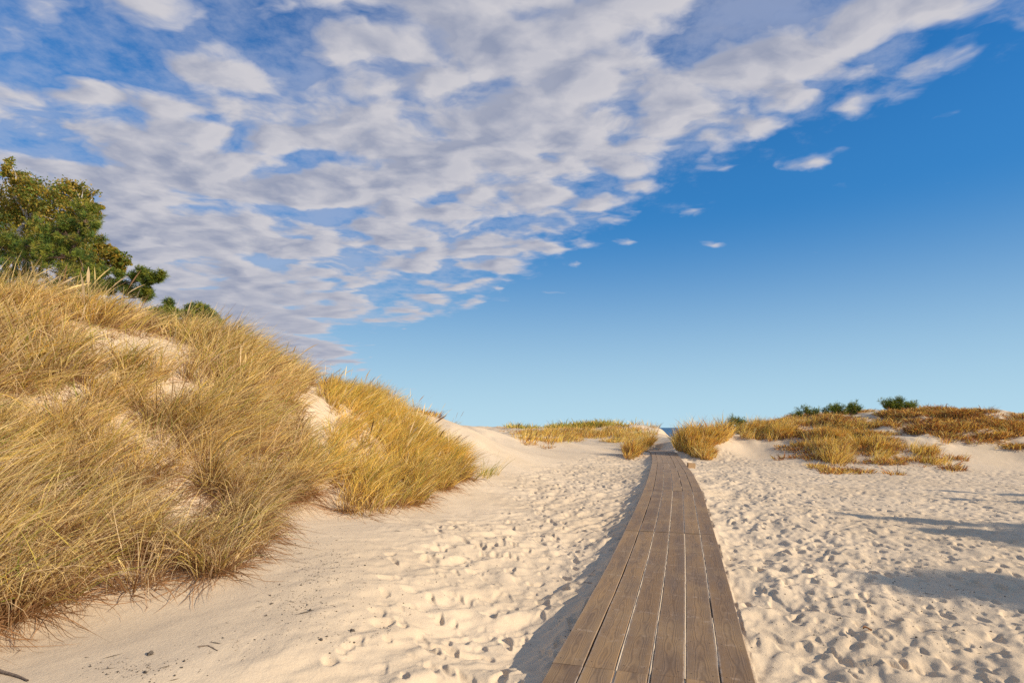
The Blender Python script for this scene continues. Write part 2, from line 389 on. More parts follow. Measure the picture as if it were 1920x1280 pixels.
# ------------------------------------------------------------------ boardwalk
def boardwalk():
    root = empty('boardwalk', (0, 0, 0)); tag(root, 'narrow weathered wooden plank boardwalk running over the sand to the sea', 'boardwalk')
    s = np.concatenate([[0], np.cumsum(np.hypot(np.diff(PX), np.diff(YP)))])
    def frame(q):
        y = np.interp(q, s, YP); x = np.interp(q, s, PX); z = np.interp(q, s, PZ)
        d = .1; tx = np.interp(q+d, s, PX)-np.interp(q-d, s, PX); ty = np.interp(q+d, s, YP)-np.interp(q-d, s, YP); tz = np.interp(q+d, s, PZ)-np.interp(q-d, s, PZ)
        L = math.sqrt(tx*tx+ty*ty+tz*tz)
        return Vector((x, y, z)), Vector((tx/L, ty/L, tz/L)), Vector((ty, -tx, 0)).normalized()
    def s_at(v):   # arc length where a photographed joint row lies
        yv = np.interp(v, [e[0] for e in EDGE][::-1], [p[1] for p in path][::-1]); return float(np.interp(yv, YP, s))
    joints = [0.0, s_at(1266)] + [s_at(1003), s_at(919), s_at(880)]
    while joints[-1] < s[-1]-3.3: joints.append(joints[-1]+3.6)
    joints.append(float(s[-1]))
    pw = .2055; gap = (BW-6*pw)/5
    for ji in range(len(joints)-1):
        a, b = joints[ji]+.004, joints[ji+1]-.004
        VV, FF, UV, RN = [], [], [], []
        dzs = RS.uniform(-.003, .003)
        for p in range(6):
            u0 = -BW/2+p*(pw+gap); rnd = RS.rand(); sk = RS.uniform(-.004, .004); dz = RS.uniform(-.003, .003)+dzs
            n = max(2, int((b-a)/.12)); w0 = len(VV)
            e0, e1 = RS.uniform(-.006, .006), RS.uniform(-.006, .006)
            for k in range(n+1):
                q = a+e0+(b+e1-a-e0)*k/n; c, t, r = frame(q)
                wj = .0016*math.sin(q*3.1+p)+.001*math.sin(q*7.7+p*2)
                cr = .004
                prof = [(u0+sk+wj, -.043), (u0+sk+wj, -cr), (u0+sk+wj+cr, 0), (u0+sk+pw*.5, -.0015), (u0+sk+pw-cr-wj, 0), (u0+sk+pw-wj, -cr), (u0+sk+pw-wj, -.043)]
                for (x, z) in prof:
                    P_ = c+r*x+Vector((0, 0, z+dz)); VV.append(P_[:]); UV.append((x-u0, q)); RN.append(rnd)
            m = 7
            for k in range(n):
                for i in range(m-1): FF.append((w0+k*m+i, w0+(k+1)*m+i, w0+(k+1)*m+i+1, w0+k*m+i+1))
                FF.append((w0+k*m+m-1, w0+(k+1)*m+m-1, w0+(k+1)*m, w0+k*m))
            for k, fl in ((0, 1), (n, 0)):
                for tri in ((0, 1, 5, 6), (1, 2, 4, 5), (2, 3, 3, 4)):
                    f = [w0+k*m+i for i in tri]
                    if len(set(f)) == 4: FF.append(tuple(f if fl else f[::-1]))
                f = [w0+k*m+2, w0+k*m+3, w0+k*m+4]
                c0 = len(VV)
        o = mesh_np('deck_section', VV, FF, M_WOOD, root, False, None, UV, RN)
        # sand packed in the gaps between planks
        VV, FF = [], []
        for g in range(5):
            u0 = -BW/2+pw+g*(pw+gap)
            n = max(2, int((b-a)/.1)); w0 = len(VV)
            full = [(.25, .9, .95, .95, .85), (.3, .95, .97, .97, .8), (.12, .9, .9, .2, 0.), (0., .4, .6, .1, 0.)][min(max(ji-1, 0), 3)][g]
            for k in range(n+1):
                q = a+(b-a)*k/n; c, t, r = frame(q)
                lev = -.005 if (vnoise(np.array([q*1.3+g*31.]), np.array([g*7.7+ji]))[0]) < full else -.036
                lev += RS.uniform(-.003, .002)
                for (x, z) in ((u0-.002, -.05), (u0+.001, lev), (u0+gap/2, lev+.002), (u0+gap-.001, lev), (u0+gap+.002, -.05)):
                    VV.append((c+r*x+Vector((0, 0, z)))[:])
            for k in range(n):
                for i in range(4): FF.append((w0+k*5+i, w0+(k+1)*5+i, w0+(k+1)*5+i+1, w0+k*5+i+1))
        o2 = mesh_np('sand_seam', VV, FF, M_SAND, root, True)
        # joists under the planks, ends showing in the shade
        VV, FF = [], []
        nj = max(1, int(round((b-a)/.6)))
        for k in range(nj+1):
            q = min(max(a+.05+(b-a-.1)*k/nj, a+.05), b-.05); c, t, r = frame(q)
            w0 = len(VV); hx = BW/2-.07
            for x in (-hx, hx):
                for y in (-.045, .045):
                    for z in (-.046, -.26): VV.append((c+r*x+t*y+Vector((0, 0, z)))[:])
            FF += [tuple(w0+i for i in f) for f in ((0, 1, 3, 2), (4, 6, 7, 5), (0, 4, 5, 1), (2, 3, 7, 6), (0, 2, 6, 4), (1, 5, 7, 3))]
            if q < 14:
                pass
        o3 = mesh_np('joist', VV, FF, M_BARK, root)
boardwalk()
# ------------------------------------------------------------------ grass
def inpoly(u, v, poly):
    ins = np.zeros(u.shape, bool); n = len(poly)
    for i in range(n):
        x1, y1 = poly[i]; x2, y2 = poly[(i+1) % n]
        c = ((y1 > v) != (y2 > v)); xx = (x2-x1)*(v-y1)/((y2-y1) if y2 != y1 else 1e-9)+x1
        ins ^= c & (u < xx)
    return ins
PAL = {'straw': (.92, .70, .30), 'gold': (.90, .60, .13), 'olive': (.60, .50, .11), 'green': (.28, .33, .05), 'dead': (.27, .15, .07), 'grey': (.80, .60, .35), 'rust': (.55, .22, .05), 'umber': (.19, .09, .035)}
def tufts(roots, nb, L, lean, spread, mix, width, seg=4, droop=.5, wind=(1., .12), rootr=.09, base_dead=.6, lay=0., jit=.25, out=None, head=False):
    """blades of marram for every root; returns arrays. roots (n,3); per-root length scale etc. may be arrays"""
    n = len(roots); R = np.repeat(roots, nb, 0); N = len(R)
    tl = np.repeat(np.broadcast_to(L, (n,)), nb)*RS.uniform(.45, 1.12, N)
    tr = RS.rand(n)
    ang = RS.uniform(0, 2*math.pi, N); rad = rootr*np.sqrt(RS.rand(N))
    R = R+np.stack([rad*np.cos(ang), rad*np.sin(ang), np.full(N, -.03)], 1)
    sp = np.repeat(np.broadcast_to(spread, (n,)), nb)
    tw = np.repeat(RS.normal(0, .42, n), nb)   # each tuft leans its own way a little
    lean = lean*np.repeat(np.clip(RS.normal(.95, .4, n)+.7*fbm(roots[:, 0]*.9+11, roots[:, 1]*.9, 2), .05, 2.), nb)
    wx, wy = wind
    d0 = np.stack([np.cos(ang)*sp*RS.rand(N)+.25*lean*wx, np.sin(ang)*sp*RS.rand(N)+.25*lean*wy+tw*.3, np.ones(N)], 1)+RS.normal(0, .12, (N, 3))
    if out is not None: oo = np.repeat(out, nb, 0); d0[:, :2] += oo*1.6
    laid = RS.rand(N) < lay
    d0[laid, 2] *= RS.uniform(-.1, .4, laid.sum()); d0[laid, :2] += RS.normal(0, .6, (laid.sum(), 2))
    d0 /= np.linalg.norm(d0, axis=1)[:, None]
    ln = lean*RS.uniform(.4, 1.5, N)
    d1 = np.stack([wx*ln+np.cos(ang)*sp*.8+RS.normal(0, jit, N), wy*ln+np.sin(ang)*sp*.8+tw+RS.normal(0, jit, N), 1.-droop*RS.uniform(.3, 2., N)*(1+.5*ln)], 1)
    if out is not None: d1[:, :2] += oo*2.2
    d1[laid, 2] -= 1.2
    d1 /= np.linalg.norm(d1, axis=1)[:, None]
    names = list(mix.keys()); pr = np.array([mix[k] for k in names]); pr = pr/pr.sum()
    # a tuft keeps mostly to one colour
    pals = np.array([PAL[k] for k in names])
    ck = RS.choice(len(names), N, p=pr); tk = np.repeat(RS.choice(len(names), n, p=pr), nb)
    ck = np.where(RS.rand(N) < .45, tk, ck)
    col = pals[ck]*RS.uniform(.72, 1.22, (N, 1))
    if 'dead' in PAL: col[laid] = (np.array(PAL['dead'])*RS.uniform(.7, 1.9, (laid.sum(), 1)))
    side = np.cross(d0, np.stack([RS.normal(size=N), RS.normal(size=N), .2*RS.normal(size=N)], 1)); side /= np.linalg.norm(side, axis=1)[:, None]+1e-9
    wd = np.broadcast_to(width, (n,)); wd = np.repeat(wd, nb)*RS.uniform(.6, 1.3, N)*np.where(RS.rand(N) < .2, 1.8, 1.)
    V = np.empty((N, seg+1, 2, 3), np.float32); Cc = np.empty((N, seg+1, 2, 3), np.float32)
    p = R.copy(); dead = np.array(PAL['dead'])
    for k in range(seg+1):
        t = k/seg
        ww = (wd*(1-t**2.2)*.5+.0004)[:, None] if not head else (wd*(.35 if t < .74 else 1.9 if t < .95 else .2))[:, None]
        V[:, k, 0] = p-side*ww; V[:, k, 1] = p+side*ww
        b = base_dead*max(0, 1-t*2.2)
        cc = col*(1-b)+dead*b
        Cc[:, k, 0] = cc; Cc[:, k, 1] = cc
        d = d0*(1-t)+d1*t; d /= np.linalg.norm(d, axis=1)[:, None]+1e-9
        p = p+d*(tl/seg)[:, None]
        # blades rest on the sand, not under it
        gz = gridz(p[:, 0], p[:, 1])+.008
        low = (p[:, 2] < gz) & (k > 0); p[low, 2] = gz[low]
    i = (np.arange(N)*(seg+1)*2)[:, None]; q = (np.arange(seg)*2)[None]
    F = np.stack([i+q, i+q+1, i+q+3, i+q+2], -1).reshape(-1, 4)
    return V.reshape(-1, 3), F, Cc.reshape(-1, 3)
def join(parts):
    V, F, C_ = [], [], []; o = 0
    for v, f, c in parts:
        V.append(v); F.append(f+o); C_.append(c); o += len(v)
    return np.concatenate(V), np.concatenate(F), np.concatenate(C_)
def sample(x0, x1, y0, y1, dens):
    n = int((x1-x0)*(y1-y0)*dens); x = RS.uniform(x0, x1, n); y = RS.uniform(y0, y1, n)
    z = gridz(x, y); u, v = project(x, y, z); return x, y, z, u, v
def visible(x, y, z):
    """is the sand there in view of the camera (not behind a crest)?"""
    t = np.linspace(.15, .93, 26)[None]
    X = x[:, None]*t; Y = y[:, None]*t; Z = CAMZ+(z[:, None]+.15-CAMZ)*t
    return (gridz(X, Y) < Z).all(1)
POLY_A = [(-420, 560), (120, 575), (300, 610), (420, 635), (530, 675), (580, 705), (580, 800), (592, 880), (580, 930), (490, 955), (500, 1030), (420, 1075), (330, 1110), (250, 1125), (100, 1172), (-60, 1195), (-420, 1230)]
POLY_B = [(612, 700), (700, 738), (765, 775), (840, 850), (885, 905), (840, 930), (800, 935), (690, 978), (600, 955), (555, 915), (585, 850), (612, 770)]
BARE = [(235, 655, 95, 24), (335, 745, 60, 26), (592, 790, 30, 50), (70, 955, 85, 42), (370, 985, 52, 24), (592, 840, 14, 26), (470, 900, 14, 14), (0, 1010, 26, 18), (300, 665, 60, 14)]
def bare(u, v):
    b = np.zeros(u.shape, bool)
    for cu, cv, a, c in BARE: b |= ((u-cu)/a)**2+((v-cv)/c)**2 < 1
    return b
def left_dune():
    parts = []; partsB = []
    mixA = {'straw': 5.4, 'gold': 1., 'olive': 1.5, 'green': .8, 'dead': 1.8, 'grey': 3.4, 'umber': .5}
    mixB = {'straw': 1.6, 'gold': 4, 'olive': 1.9, 'green': .5, 'dead': 1.}
    x, y, z, u, v = sample(-13, 1, 2.6, 26, 7.2)
    ns = 9; x0_, y0_ = np.repeat(x, ns), np.repeat(y, ns); rs_ = np.repeat(RS.uniform(.5, 1.5, len(x)), ns)*.15
    x = x0_+RS.normal(size=len(x0_))*rs_; y = y0_+RS.normal(size=len(x0_))*rs_; OX = np.stack([x-x0_, y-y0_], 1)
    z = gridz(x, y); u, v = project(x, y, z)
    nz = fbm(x*1.1, y*1.1, 3)
    A = inpoly(u+18*nz, v+14*nz, POLY_A) & ~bare(u+10*nz, v+8*nz); nz2 = fbm(x*2.3+5, y*2.3, 2); B = inpoly(u+26*nz+16*nz2, v+14*nz, POLY_B) & ~bare(u+10*nz2, v)
    vis = visible(x, y, z)
    side = ((u < -55) & (y > 3) & (z > .55) & (nz > -.25))
    back = (~vis) & (z > 1.) & (nz > -.2) & (RS.rand(len(x)) < .35) & (x < -2.5)
    d = np.hypot(x, y)
    keep = RS.rand(len(x))
    mA, mB = A & vis, B & vis
    for m, mix, dist, nb, Lr in ((mA, mixA, None, 23, (.5, 1.02)), (mB, mixB, None, 17, (.5, .85)), (side & ~A, mixA, None, 16, (.5, .9)), (back & ~A & ~B & ~side, mixA, None, 10, (.45, .8))):
        k = np.where(m)[0]
        if not len(k): continue
        nn = fbm(x[k]*.8+40, y[k]*.8, 2)
        L = Lr[0]+(Lr[1]-Lr[0])*np.clip(.5+nn*.8+RS.normal(0, .15, len(k)), 0, 1.15)
        r = np.stack([x[k], y[k], z[k]], 1)
        far = d[k] > 9
        for f, sg, nbb, wd in ((~far, 5, nb, .0048), (far, 4, int(nb*.8), .0075)):
            if f.any():
                (partsB if m is mB else parts).append(tufts(r[f], nbb, L[f], .8 if m is mB else .95, .6, mix, wd, sg, .42 if m is mB else .62, (1., -.1), .07, .8, .05 if m is mB else .12, .30, OX[k][f]))
    # matted dead skirt along the foot of the near mass
    k = np.where(A & vis & (v > 905) & (z < 1.05))[0]; k = k[RS.rand(len(k)) < .95]
    parts.append(tufts(np.stack([x[k], y[k], z[k]+.06], 1), 34, .66, .6, .9, {'dead': 4.2, 'grey': 2.4, 'straw': 1.8, 'umber': 2.2}, .005, 5, 1.7, (.8, -1.1), .14, .7, .55, .5))
    k = np.where(B & vis & (v > 880))[0]; k = k[RS.rand(len(k)) < .6]
    partsB.append(tufts(np.stack([x[k], y[k], z[k]+.06], 1), 26, .6, .5, .9, {'dead': 4, 'umber': 1.4, 'grey': 1, 'gold': 2}, .006, 5, 1.5, (.8, -.9), .12, .7, .4, .4))
    k = np.where(A & vis & (fbm(x*1.3+20, y*1.3, 3) > -.05))[0]
    parts.append(tufts(np.stack([x[k], y[k], z[k]], 1), 16, .42, .5, 1.2, {'dead': 3, 'umber': 2.4, 'grey': 2, 'straw': 1}, .0046, 4, 1.2, (.9, -.5), .16, .6, .45, .5))
    V, F, C_ = join(parts); print('left grass verts', len(V))
    o = mesh_np('marram_grass', V, F, M_GRASS, color=C_)
    tag(o, 'tangled straw and brown marram grass covering the tall left dune face', 'dune grass', kind='stuff')
    k = np.where((mA | mB | back) & (v < 640+.32*u) & (v > 500) & (RS.rand(len(x)) < .05))[0]
    V2 = tufts(np.stack([x[k], y[k], z[k]], 1), 2, .98, .55, .3, {'straw': 2, 'grey': 3, 'dead': .6}, .006, 8, .3, (1., -.1), .05, .2, 0., .15, None, True)
    o = mesh_np('seed_stalks', V2[0], V2[1], M_GRASS, color=V2[2]); tag(o, 'pale seed stalks standing above the grass along the left crest', 'seed stalks', kind='stuff')
    xx, yy, zz, uu, vv = sample(-5, 1.5, 3.4, 12, 26)
    kk = np.where(inpoly(uu, vv, [(0, 1120), (300, 1080), (560, 960), (850, 900), (960, 900), (860, 1000), (600, 1090), (430, 1200), (0, 1270)]) & (RS.rand(len(xx)) < .35*np.exp(-np.maximum(zz-.1, 0))))[0]
    if len(kk): parts.append(tufts(np.stack([xx[kk], yy[kk], zz[kk]], 1), 1, .32, .2, 1., {'dead': 2, 'straw': 2, 'grey': 2, 'umber': 1}, .0042, 4, 1.5, (1., -.4), .05, .3, 1., .5))
    V, F, C_ = join(partsB); print('gold grass verts', len(V))
    o = mesh_np('marram_grass', V, F, M_GRASS, color=C_)
    tag(o, 'golden marram grass mass past the sand gully on the left dune', 'dune grass', kind='stuff')
RS = np.random.RandomState(23)
left_dune()
RS = np.random.RandomState(5)
def blobs(lst, per, thr=-9., fr=.9):
    """ellipses (u, v, ru, rv[, weight]) on the picture's slopes -> root points on the sand"""
    U, Vv = [], []
    for b in lst:
        n = int(b[2]*b[3]*per*(b[4] if len(b) > 4 else 1)); a = RS.rand(n)*6.283; r = np.sqrt(RS.rand(n))
        U.append(b[0]+b[2]*r*np.cos(a)); Vv.append(b[1]+b[3]*r*np.sin(a))
    U = np.concatenate(U); Vv = np.concatenate(Vv)
    X, Y, Z, ok = hit(U, Vv, 8, 100, 700)
    ok &= Y > 8
    ok &= fbm(X*fr+3, Y*fr*.6+7, 3)+RS.normal(0, .06, len(X)) > thr
    return np.stack([X, Y, Z], 1)[ok]
MG = {'straw': 1.6, 'gold': 3.6, 'olive': 1.3, 'dead': 1.6, 'rust': .9, 'umber': .3}
MH = {'rust': 3.4, 'dead': 1.6, 'umber': 1.5, 'gold': 3.2, 'straw': .6, 'olive': .5}
def grass_obj(name, roots, nb, L, mix, wd, label, cat, kind=None, group=None, lean=.6, spread=.6, droop=.5, seg=3, rr=.15, parent=None, mat=None, lay=0.):
    L = float(L)*np.clip(np.exp(RS.normal(0, .3, len(roots))+.9*fbm(roots[:, 0]*.8, roots[:, 1]*.8+5, 3)), .35, 1.9)
    V, F, C_ = tufts(roots, nb, L, lean, spread, mix, wd, seg, droop, (1., -.1), rr, .35, lay)
    o = mesh_np(name, V, F, mat or M_GRASS, parent, color=C_)
    if not parent: tag(o, label, cat, group, kind)
    return o
# right-hand dune
RG = [(1432,812,48,16),(1475,806,40,16),(1500,822,45,16),(1545,826,40,22),(1560,845,30,22),(1572,862,20,12),(1610,826,50,8),(1655,834,60,7),(1655,852,17,12),(1700,838,60,6,.7),(1735,850,20,8),(1760,868,18,4,.6),(1405,800,26,10),(1620,800,60,10,.5),(1880,815,20,6,.5),(1530,800,60,10,.6),(1770,836,50,5,.4)]
grass_obj('marram_grass', blobs(RG, .24, -.16), 24, np.float64(.42), MG, .016, 'golden marram grass tufts scattered over the low right dune', 'dune grass', 'stuff', rr=.25)
RH = [(1480,815,50,10,.5),(1560,815,60,10,.5),(1640,830,50,10,.5),(1545,850,40,10,.4),(1450,800,60,6,.5),(1560,790,90,8,.7),(1680,800,90,14,.5),(1800,795,90,14,.6),(1820,825,60,8,.4),(1640,845,60,8,.35),(1590,885,40,4,.35),(1740,880,60,6,.3),(1500,860,40,5,.3),(1900,840,30,4,.3),(1670,870,20,6,.6),(1800,860,30,4,.3),(1440,790,50,8),(1500,782,70,7),(1600,778,90,8),(1690,776,70,7),(1770,773,70,7),(1850,778,70,7),(1905,788,40,10),(1600,800,40,9),(1660,790,40,9),(1740,795,50,9),(1770,812,30,8),(1700,810,30,8),(1880,800,50,7),(1905,812,25,6),(1860,818,30,6),(1800,832,14,5),(1560,885,14,4),(1530,875,14,4,.6),(1710,878,16,4,.7),(1780,886,18,3,.6),(1680,887,8,4),(1640,815,25,6),(1900,838,14,3),(1720,862,40,5,.3),(1480,840,30,8,.4),(1620,870,40,5,.25)]
grass_obj('heath_scrub', blobs(RH, .50, -.20, 1.1), 20, np.float64(.27), MH, .02, 'reddish brown low heath scrub along the top of the right dune', 'scrub', 'stuff', lean=.2, spread=1.2, droop=.9, rr=.3, mat=M_SCRUB, lay=.2)
# far dunes in the middle
FG = [(1010,812,45,6),(1075,812,55,9),(1135,810,45,10),(1180,815,30,9),(1205,800,30,7),(1100,824,50,5),(1040,828,25,3,.5),(1160,826,26,4),(1225,810,10,6,.6),(1000,826,30,4,.5)]
grass_obj('marram_grass', blobs(FG, .42, -.2, .35), 18, np.float64(.48), MG, .03, 'band of golden marram grass over the far middle dunes', 'dune grass', 'stuff', rr=.5)
FGr = [(960,800,14,3),(985,801,25,3),(1030,800,30,3),(1075,799,30,4),(1110,798,25,4),(1150,796,24,3),(1180,798,12,3)]
grass_obj('creeping_scrub', blobs(FGr, .6, -.1, .3), 20, np.float64(.6), {'green': 1.6, 'olive': 3, 'umber': 1, 'gold': 1.5}, .045, 'low dull green scrub capping the far middle dunes', 'scrub', 'stuff', lean=.1, spread=1., droop=.6, rr=.5, mat=M_SCRUB)
# brown scrub beads on the left ridge
LG = [(690,741,40,5),(745,757,36,4),(790,768,22,4),(830,780,20,3),(870,789,22,3),(915,797,24,3),(590,714,14,5),(1010,833,30,3,.5),(1030,840,14,3,.5),(945,801,20,3),(955,808,30,2.5,.5),(980,815,30,4,.4),(800,775,12,3),(850,786,10,2)]
grass_obj('heath_scrub', blobs(LG, .30), 18, np.float64(.26), MH, .016, 'sparse brown scrub beads along the falling crest of the left ridge', 'scrub', 'stuff', lean=.3, spread=1.1, droop=.9, rr=.25, mat=M_SCRUB, lay=.2)
# separate clumps beside the boardwalk
def clump(lst, per, L, label, nb=34, wd=.017, mix=MG, lean=.5, rr=.15, droop=.45, name='grass_clump'):
    r = blobs(lst, per); c = r.mean(0)
    o = grass_obj(name, r-0, nb, np.float64(L), mix, wd, label, 'grass clump', lean=lean, rr=rr, spread=.7, droop=droop, seg=4)
    return o
clump([(1312,825,46,14),(1300,838,34,12),(1345,818,22,12),(1278,832,16,8)], .22, .7, 'large golden grass hummock crowding the right edge of the boardwalk', wd=.02)
clump([(1312,851,24,7),(1325,858,12,5),(1295,846,16,6)], .30, .6, 'low yellow grass tuft on bare sand in front of the big hummock')
clump([(1186,850,14,7),(1200,842,18,5),(1180,858,7,4)], .45, .7, 'small yellow grass tuft just left of the far boardwalk casting a shadow')
clump([(1217,834,2.5,1.2)], 8., .6, 'tiny grass tuft where the boardwalk tops the rise')
clump([(910,893,9,4),(922,890,6,3)], .25, .45, 'thin green and straw sprig at the right foot of the left dune', nb=10, wd=.007, mix={'olive': 3, 'straw': 2, 'green': 1}, lean=.7)
# ------------------------------------------------------------------ trees
def tube(pts, rad, n=7):
    V, F = [], []
    pts = [Vector(p) for p in pts]
    for i, p in enumerate(pts):
        d = (pts[min(i+1, len(pts)-1)]-pts[max(i-1, 0)]).normalized()
        a = d.orthogonal().normalized(); b = d.cross(a)
        if i and (a.dot(pa) < 0): a, b = -a, -b
        pa = a
        for k in range(n):
            t = 2*math.pi*k/n; V.append((p+(a*math.cos(t)+b*math.sin(t))*rad[i])[:])
    for i in range(len(pts)-1):
        for k in range(n): F.append((i*n+k, i*n+(k+1) % n, (i+1)*n+(k+1) % n, (i+1)*n+k))
    return V, F
def tubes(list_):
    V, F = [], []
    for pts, rad in list_:
        v, f = tube(pts, rad); o = len(V); V += v; F += [tuple(i+o for i in q) for q in f]
    return V, F
def limb(a, b, r0, r1, sag=.0, seed=0, n=7, wob=.06):
    rr = random.Random(seed); a = Vector(a); b = Vector(b); L = (b-a).length; P_, R_ = [], []
    for k in range(n+1):
        t = k/n; p = a.lerp(b, t)+Vector((rr.gauss(0, wob)*L*.5, rr.gauss(0, wob)*L*.5, math.sin(t*math.pi)*sag*L+rr.gauss(0, wob)*L*.3))*(1 if 0 < k < n else 0)
        P_.append(p); R_.append(r0*(1-t)+r1*t)
    return P_, R_
def leaves(centres, radii, per, size, cols, flat=.8):
    C0 = np.repeat(centres, per, 0); r = np.repeat(radii, per)[:, None]; N = len(C0)
    ax = RS.normal(size=(len(centres), 3))*np.array([1, 1, .6]); ax /= np.linalg.norm(ax, axis=1)[:, None]; ax = np.repeat(ax, per, 0)
    p = C0+RS.normal(size=(N, 3))*r*.36*np.array([1, 1, flat])+ax*r*RS.uniform(-1.1, 1.1, (N, 1))-np.array([0, 0, 1])*r*RS.rand(N, 1)**2*.5
    a = RS.normal(size=(N, 3)); a /= np.linalg.norm(a, axis=1)[:, None]
    b = np.cross(a, RS.normal(size=(N, 3))); b /= np.linalg.norm(b, axis=1)[:, None]
    s = size*RS.uniform(.6, 1.3, (N, 1))
    V = np.stack([p-a*s, p+b*s*.62, p+a*s, p-b*s*.62], 1).reshape(-1, 3)
    F = np.arange(N*4).reshape(-1, 4)
    cols = np.array(cols); k = RS.randint(len(cols), size=N); kk = np.repeat(RS.randint(len(cols), size=len(centres)), per)
    c = cols[np.where(RS.rand(N) < .5, k, kk)]*RS.uniform(.7, 1.25, (N, 1))
    return V, F, np.repeat(c, 4, 0)
def needles(centres, dirs, n, L, wd, cols):
    """bottle-brush shoots: needles around a short twig axis"""
    C0 = np.repeat(centres, n, 0); D = np.repeat(dirs, n, 0); N = len(C0)
    t = RS.uniform(-.5, 1., (N, 1)); r = RS.normal(size=(N, 3)); r -= (r*D).sum(1)[:, None]*D; r /= np.linalg.norm(r, axis=1)[:, None]+1e-9
    dd = r+D*RS.uniform(.2, 1.1, (N, 1)); dd /= np.linalg.norm(dd, axis=1)[:, None]
    p = C0+D*t*L*1.5; s = np.cross(dd, RS.normal(size=(N, 3))); s /= np.linalg.norm(s, axis=1)[:, None]+1e-9
    ll = L*RS.uniform(.7, 1.15, (N, 1))
    V = np.stack([p-s*wd*.5, p+s*wd*.5, p+dd*ll+s*wd*.2, p+dd*ll-s*wd*.2], 1).reshape(-1, 3)
    F = np.arange(N*4).reshape(-1, 4); cols = np.array(cols)
    kk = np.repeat(RS.randint(len(cols), size=len(centres)), n)
    c = cols[kk]*RS.uniform(.7, 1.25, (N, 1)); return V, F, np.repeat(c, 4, 0)
BL = [(.46, .32, .05), (.44, .30, .05), (.36, .30, .05), (.22, .25, .045), (.40, .27, .05), (.16, .22, .04), (.25, .22, .04), (.13, .17, .035)]
PN = [(.14, .20, .03), (.22, .26, .035), (.075, .12, .022), (.30, .29, .04)]
PNB = PN+[(.30, .26, .05), (.10, .18, .04)]
def clusters_from_lobes(lobes, Y, dens=1.):
    """lobes: (u, v, r_px, dy, n) crown masses -> cluster centres"""
    out, rad = [], []
    for u, v, r, dy, n in lobes:
        c = np.array(at(u, v, Y+dy)); R = r*Y/FPX
        for k in range(int(n*dens)):
            d = RS.normal(size=3); d /= np.linalg.norm(d); out.append(c+d*R*RS.rand()**.33*np.array([1, 1.25, 1])); rad.append(R*RS.uniform(.22, .42))
    return np.array(out), np.array(rad)
def tree_birch():
    Y = 16.; b = at(62, 560, Y); g = float(gridz(np.array([b[0]]), np.array([b[1]]))[0])
    root = empty('birch_tree', (0, 0, 0)); tag(root, 'autumn golden green birch with spreading crown behind the left dune', 'tree')
    lobes = [(12,318,22,0,9),(35,345,20,0,8),(20,372,45,.5,26),(75,365,34,0,18),(120,375,38,-.3,20),(150,362,24,0,12),(168,392,20,-.5,10),(186,386,7,-.5,4),(60,420,50,.6,26),(115,430,48,0,26),(10,430,45,.8,20),(-50,380,60,1,26),(-60,460,60,1,24),(150,440,20,-.4,10),
             (150,490,26,-.6,14),(190,478,22,-.9,12),(215,486,18,-1,10),(228,492,12,-1,8),(222,506,9,-1,5),(195,468,16,-.9,8),(130,470,30,-.4,14),(180,500,16,-.7,7),(-110,430,50,1.5,20),(-90,330,45,1,16)]
    cc, rr = clusters_from_lobes(lobes, Y, 1.9)
    L = []
    tops = []
    for i, (u, v, r0, uu, vv) in enumerate([(70,560,.16,30,330),(60,560,.13,-60,360),(78,560,.12,160,400),(70,560,.10,215,488)]):
        a = at(u, v, Y); a = (a[0], a[1], g-.1); e = at(uu, vv, Y-.2*i)
        P_, R_ = limb(a, e, r0, .02, .05 if i < 3 else .12, i, 9, .035); L.append((P_, R_)); tops.append(P_)
    allp = [p for t in tops for p in t[2:]]
    for k, c in enumerate(cc):
        q = min(allp, key=lambda p: (p-Vector(c)).length+max(0, p.z-c[2])*1.5)
        if k % 5 == 0: L.append(limb(q, c, .016, .005, .06, k, 4, .05))
    V, F = tubes(L); mesh_np('trunk', V, F, M_BIRCH, root, True)
    V, F, c = leaves(cc, rr*1.25, 80, .038, BL); mesh_np('crown', V, F, M_LEAF, root, color=c)
def shoots_at(cc, rr, per):
    n = len(cc); C0 = np.repeat(cc, per, 0); r = np.repeat(rr, per)[:, None]
    d = RS.normal(size=(n*per, 3)); d[:, 2] = abs(d[:, 2])*.6+d[:, 2]*.3; d /= np.linalg.norm(d, axis=1)[:, None]
    return C0+d*r*RS.rand(n*per, 1)**.4, d*.75+np.array([0, 0, .5])
def pine(label, Y, base_uv, tip_uv, lobes, branches, per=6, nl=30, L=.085, wd=.011, r0=.07, group=None, cols=PN, dens=1.0):
    b = np.array(at(*base_uv, Y)); g = float(gridz(b[:1], b[1:2])[0]); e = at(*tip_uv, Y)
    root = empty('pine_tree', (b[0], b[1], g)); tag(root, label, 'tree', group)
    off = np.array([b[0], b[1], g])
    cc, rr = clusters_from_lobes(lobes, Y, dens); rr = rr*1.25
    P_, R_ = limb((b[0], b[1], g-.1), e, r0, .012, .02, 3, 9, .03); LL = [(P_, R_)]; allp = list(P_[1:])
    for (u, v, dy) in branches:
        t = Vector(at(u, v, Y+dy)); q = min(P_, key=lambda p: (p-t).length+max(0, p.z-t.z)*1.5)
        l = limb(q, t, r0*.4, .01, .08, len(LL), 6, .05); LL.append(l); allp += l[0][1:]
    for k, c in enumerate(cc):
        q = min(allp, key=lambda p: (p-Vector(c)).length); LL.append(limb(q, c, .012, .004, .05, k, 3, .04))
    V, F = tubes(LL); mesh_np('trunk', np.array(V)-off, F, M_BARK, root, True)
    p, d = shoots_at(cc, rr, per); d /= np.linalg.norm(d, axis=1)[:, None]
    V, F, c = needles(p, d, nl, L, wd, cols); mesh_np('crown', V-off, F, M_NEEDLE, root, color=c)
    return root
tree_birch()
